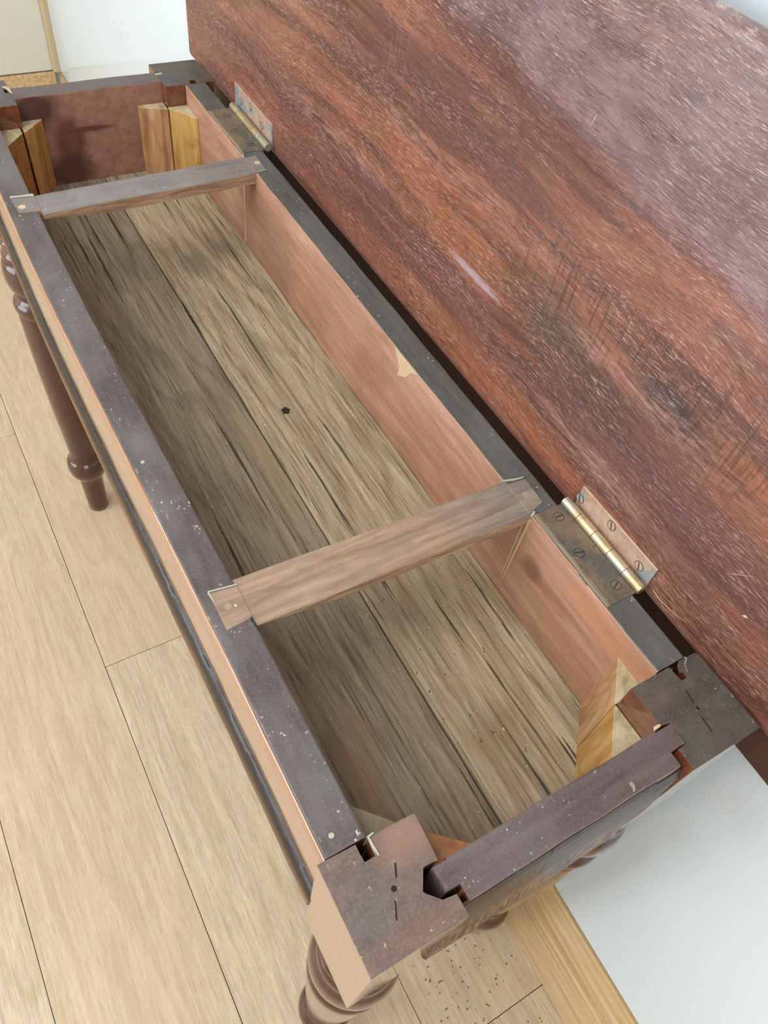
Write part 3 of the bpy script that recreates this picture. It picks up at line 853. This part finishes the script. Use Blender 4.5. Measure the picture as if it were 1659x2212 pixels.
glue([(0.0590, 0.9045), (0.0818, 0.9045), (0.0805, 0.9015), (0.0570, 0.8795), (0.0565, 0.8830)], 0.6955, ['glue', 'glue_top'], 'yellow glue block in the far front corner')
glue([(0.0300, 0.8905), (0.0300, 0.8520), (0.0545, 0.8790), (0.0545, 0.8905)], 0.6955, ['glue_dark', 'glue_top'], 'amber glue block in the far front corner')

# nail head in the bottom board
bm = bmesh.new()
pts = []
for k in range(10):
    a = 2 * math.pi * k / 10
    r = 0.0048 if k % 2 == 0 else 0.0036
    pts.append((0.1717 + r * math.cos(a) * 0.9, 0.4566 + r * math.sin(a)))
part('nail_head', prism(pts, 0.6150, 0.6172), 'mark', 'black nail head in the bottom')
for pts in ([(0.180, 0.716), (0.176, 0.700), (0.181, 0.688), (0.188, 0.690), (0.187, 0.704)],):
    pass

# ---- top leaf, open and upright against the wall
lp = [(0.2838, 0.7190), (0.2842, 0.7162), (0.2852, 0.7138), (0.2870, 0.7120), (0.2895, 0.7112), (0.2980, 0.7105), (0.3000, 0.7080), (0.3010, 0.6600), (0.3030, 0.6570), (0.3060, 0.6570), (0.3072, 0.6700),
      (0.3040, 0.7200), (0.3025, 0.7400), (0.3025, 1.0200), (0.3015, 1.0270), (0.2990, 1.0305), (0.2950, 1.0318), (0.2905, 1.0320), (0.2865, 1.0308), (0.2845, 1.0285), (0.2838, 1.0250), (0.2838, 0.87)]
o = part('table_top', sweep(lp, 'y', -0.030, 0.9765, 60, 0.0002, 51), ['leaf', 'leaf_edge_shade'], 'red-brown table top hinged up against the wall, scuffed underside showing', smooth=False)
TOP = o
mat_by_normal(o, lambda n, c: 1 if c.z + BASE.z < 0.7115 else 0)

def scratch(pts, w, mat='pale_wood'):
    bm = bmesh.new()
    rows = []
    for i, (y, z) in enumerate(pts):
        ww = w * (0.3 + math.sin(math.pi * i / (len(pts) - 1)))
        rows.append([bm.verts.new(c) for c in ((0.2839, y, z - ww), (0.28355, y, z), (0.2839, y, z + ww))])
    for a, b in zip(rows, rows[1:]):
        for k in range(2):
            bm.faces.new((a[k], a[k + 1], b[k + 1], b[k]))
        bm.faces.new((a[0], b[0], b[2], a[2]))
    part('scratch', bm, mat, None, TOP)
scratch([(0.108, 0.7235), (0.100, 0.7220), (0.092, 0.7230), (0.084, 0.7245), (0.0765, 0.7280)], 0.00035)
scratch([(0.0790, 0.7300), (0.0782, 0.7500), (0.0778, 0.7720), (0.0772, 0.7870)], 0.00035)
scratch([(0.0772, 0.7870), (0.0700, 0.7950), (0.0640, 0.8020)], 0.00030)
scratch([(0.2990, 0.9500), (0.2975, 0.9560), (0.2960, 0.9600)], 0.00110)
scratch([(0.2950, 0.9470), (0.2940, 0.9530)], 0.0004)
scratch([(0.0545, 0.7715), (0.0530, 0.7730), (0.0510, 0.7740)], 0.0014, 'filler')
for yy, za, zb_ in ((0.520, 0.885, 0.915), (0.508, 0.880, 0.922), (0.497, 0.890, 0.925), (0.485, 0.86, 0.90), (0.512, 0.905, 0.94)):
    scratch([(yy, za), (yy - 0.001, (za + zb_) / 2), (yy - 0.002, zb_)], 0.00025, 'filler')

# ---- hinges
def hinge(y0, y1, zlow, sc_low, sc_up, up_z0, up_z1, uy0, uy1, label):
    g = part('hinge', sweep(rrect(0.2493, 0.2728, H - 0.0012, H + 0.0007, 0.0003, 1), 'y', y0, y1, 2, 0.0), 'brass_low', label)
    def p(name, bm, m, lab=None, smooth=False): return build(name, bm, m, g, BASE, lab, smooth)
    p('hinge_plate', sweep(rrect(0.2822, 0.2839, up_z0, up_z1, 0.0003, 1), 'y', uy0, uy1, 2), 'brass_up', 'pale pinkish upper plate with blue-grey patina')
    n = 5
    ya, yb = y0 - 0.001, y1 + 0.001
    for k in range(n):
        a = ya + (yb - ya) * k / n
        b = ya + (yb - ya) * (k + 1) / n - 0.0004
        pr = [(0.2768 + 0.0040 * math.cos(2 * math.pi * i / 16), 0.7222 + 0.0040 * math.sin(2 * math.pi * i / 16)) for i in range(16)]
        ob = p('knuckle', sweep(pr, 'y', a, b, 1), 'brass_pin', None, True)
    web = rrect(0.2790, 0.2830, 0.7185, 0.7215, 0.0004, 1)
    p('web', sweep(web, 'y', uy0, uy1, 1), 'brass_up')
    for (sx, sy) in sc_low:
        p('screw', disc((sx, sy, H + 0.0004), 0.0037, 0.0007, 'z', 20), 'brass_low')
        a = random.uniform(-0.5, 0.9)
        d = Vector((math.cos(a), math.sin(a), 0)) * 0.0034
        nn = Vector((-d.y, d.x, 0)).normalized() * 0.00035
        c = Vector((sx, sy, 0))
        p('screw_slot', prism([((c + d + nn).x, (c + d + nn).y), ((c - d + nn).x, (c - d + nn).y), ((c - d - nn).x, (c - d - nn).y), ((c + d - nn).x, (c + d - nn).y)], H + 0.0006, H + 0.0013), 'mark')
        p('screw_rim', sweep_ring((sx, sy, H + 0.0007), 0.0038, 0.00028, 'z'), 'mark')
    for (sy, sz) in sc_up:
        p('screw', disc((0.2824, sy, sz), 0.0037, 0.0007, 'x', 20), 'brass_up')
        bm = bmesh.new()
        c0 = Vector((sy, sz)); d = Vector((0.35, 0.94)) * 0.0034; n2 = Vector((-d.y, d.x)).normalized() * 0.00035
        q = [c0 + d + n2, c0 - d + n2, c0 - d - n2, c0 + d - n2]
        va = [bm.verts.new((0.2822, v.x, v.y)) for v in q]
        vb = [bm.verts.new((0.2815, v.x, v.y)) for v in q]
        bm.faces.new(va); bm.faces.new(vb)
        for i in range(4):
            bm.faces.new((va[i], va[(i + 1) % 4], vb[(i + 1) % 4], vb[i]))
        p('screw_slot', bm, 'mark')
        p('screw_rim', sweep_ring((0.2821, sy, sz), 0.0038, 0.00028, 'x'), 'mark')
    return g
def sweep_ring(c, R, r, axis):
    bm = bmesh.new()
    rs = []
    for k in range(24):
        a = 2 * math.pi * k / 24
        ring = []
        for j in range(6):
            b = 2 * math.pi * j / 6
            u = (R + r * math.cos(b)); w = r * math.sin(b)
            ring.append(bm.verts.new((c[0] + u * math.cos(a), c[1] + u * math.sin(a), c[2] + w) if axis == 'z' else (c[0] + w, c[1] + u * math.cos(a), c[2] + u * math.sin(a))))
        rs.append(ring)
    for k in range(24):
        A, B = rs[k], rs[(k + 1) % 24]
        for j in range(6):
            bm.faces.new((A[j], A[(j + 1) % 6], B[(j + 1) % 6], B[j]))
    return bm
hinge(0.1120, 0.1975, 0, [(0.2636, 0.1884), (0.2574, 0.1560), (0.2640, 0.1229)], [(0.1909, 0.7300), (0.1580, 0.7366), (0.1246, 0.7305)], 0.7165, 0.7420, 0.1125, 0.1930,
      'near brass butt hinge with tarnished lower plate')
hinge(0.7285, 0.8240, 0, [(0.2632, 0.8080), (0.2580, 0.7760), (0.2640, 0.7430)], [(0.8120, 0.7320), (0.7860, 0.7380), (0.7560, 0.7320)], 0.7165, 0.7455, 0.7300, 0.8290,
      'far brass butt hinge')
# pale rebate edge beside the hinge plates
for a, b in ((0.1120, 0.1990), (0.7280, 0.8240)):
    part('rebate_edge', sweep(rrect(0.2470, 0.2494, H - 0.0014, H + 0.0003, 0.0004, 1), 'y', a, b, 10, 0.0004, 61), 'rebate', None, ba)

# ---- sawdust and grit on the floor under the near end
random.seed(11)
bm = bmesh.new()
for k in range(150):
    x = 0.16 + abs(random.gauss(0, 0.07)); y = random.gauss(-0.03, 0.07)
    if x > 0.298 or x < 0.10: continue
    r = random.uniform(0.0004, 0.0014)
    q = [(x + r * math.cos(a), y + r * math.sin(a) * random.uniform(0.5, 1)) for a in (0.2, 1.4, 2.6, 3.7, 5.0)]
    prism(q, 0.0, r * 0.7, bm)
o = build('floor_grit', bm, 'grub')
tag(o, 'dark grit and sawdust scattered on the floor beside the skirting board', 'grit', kind='stuff')
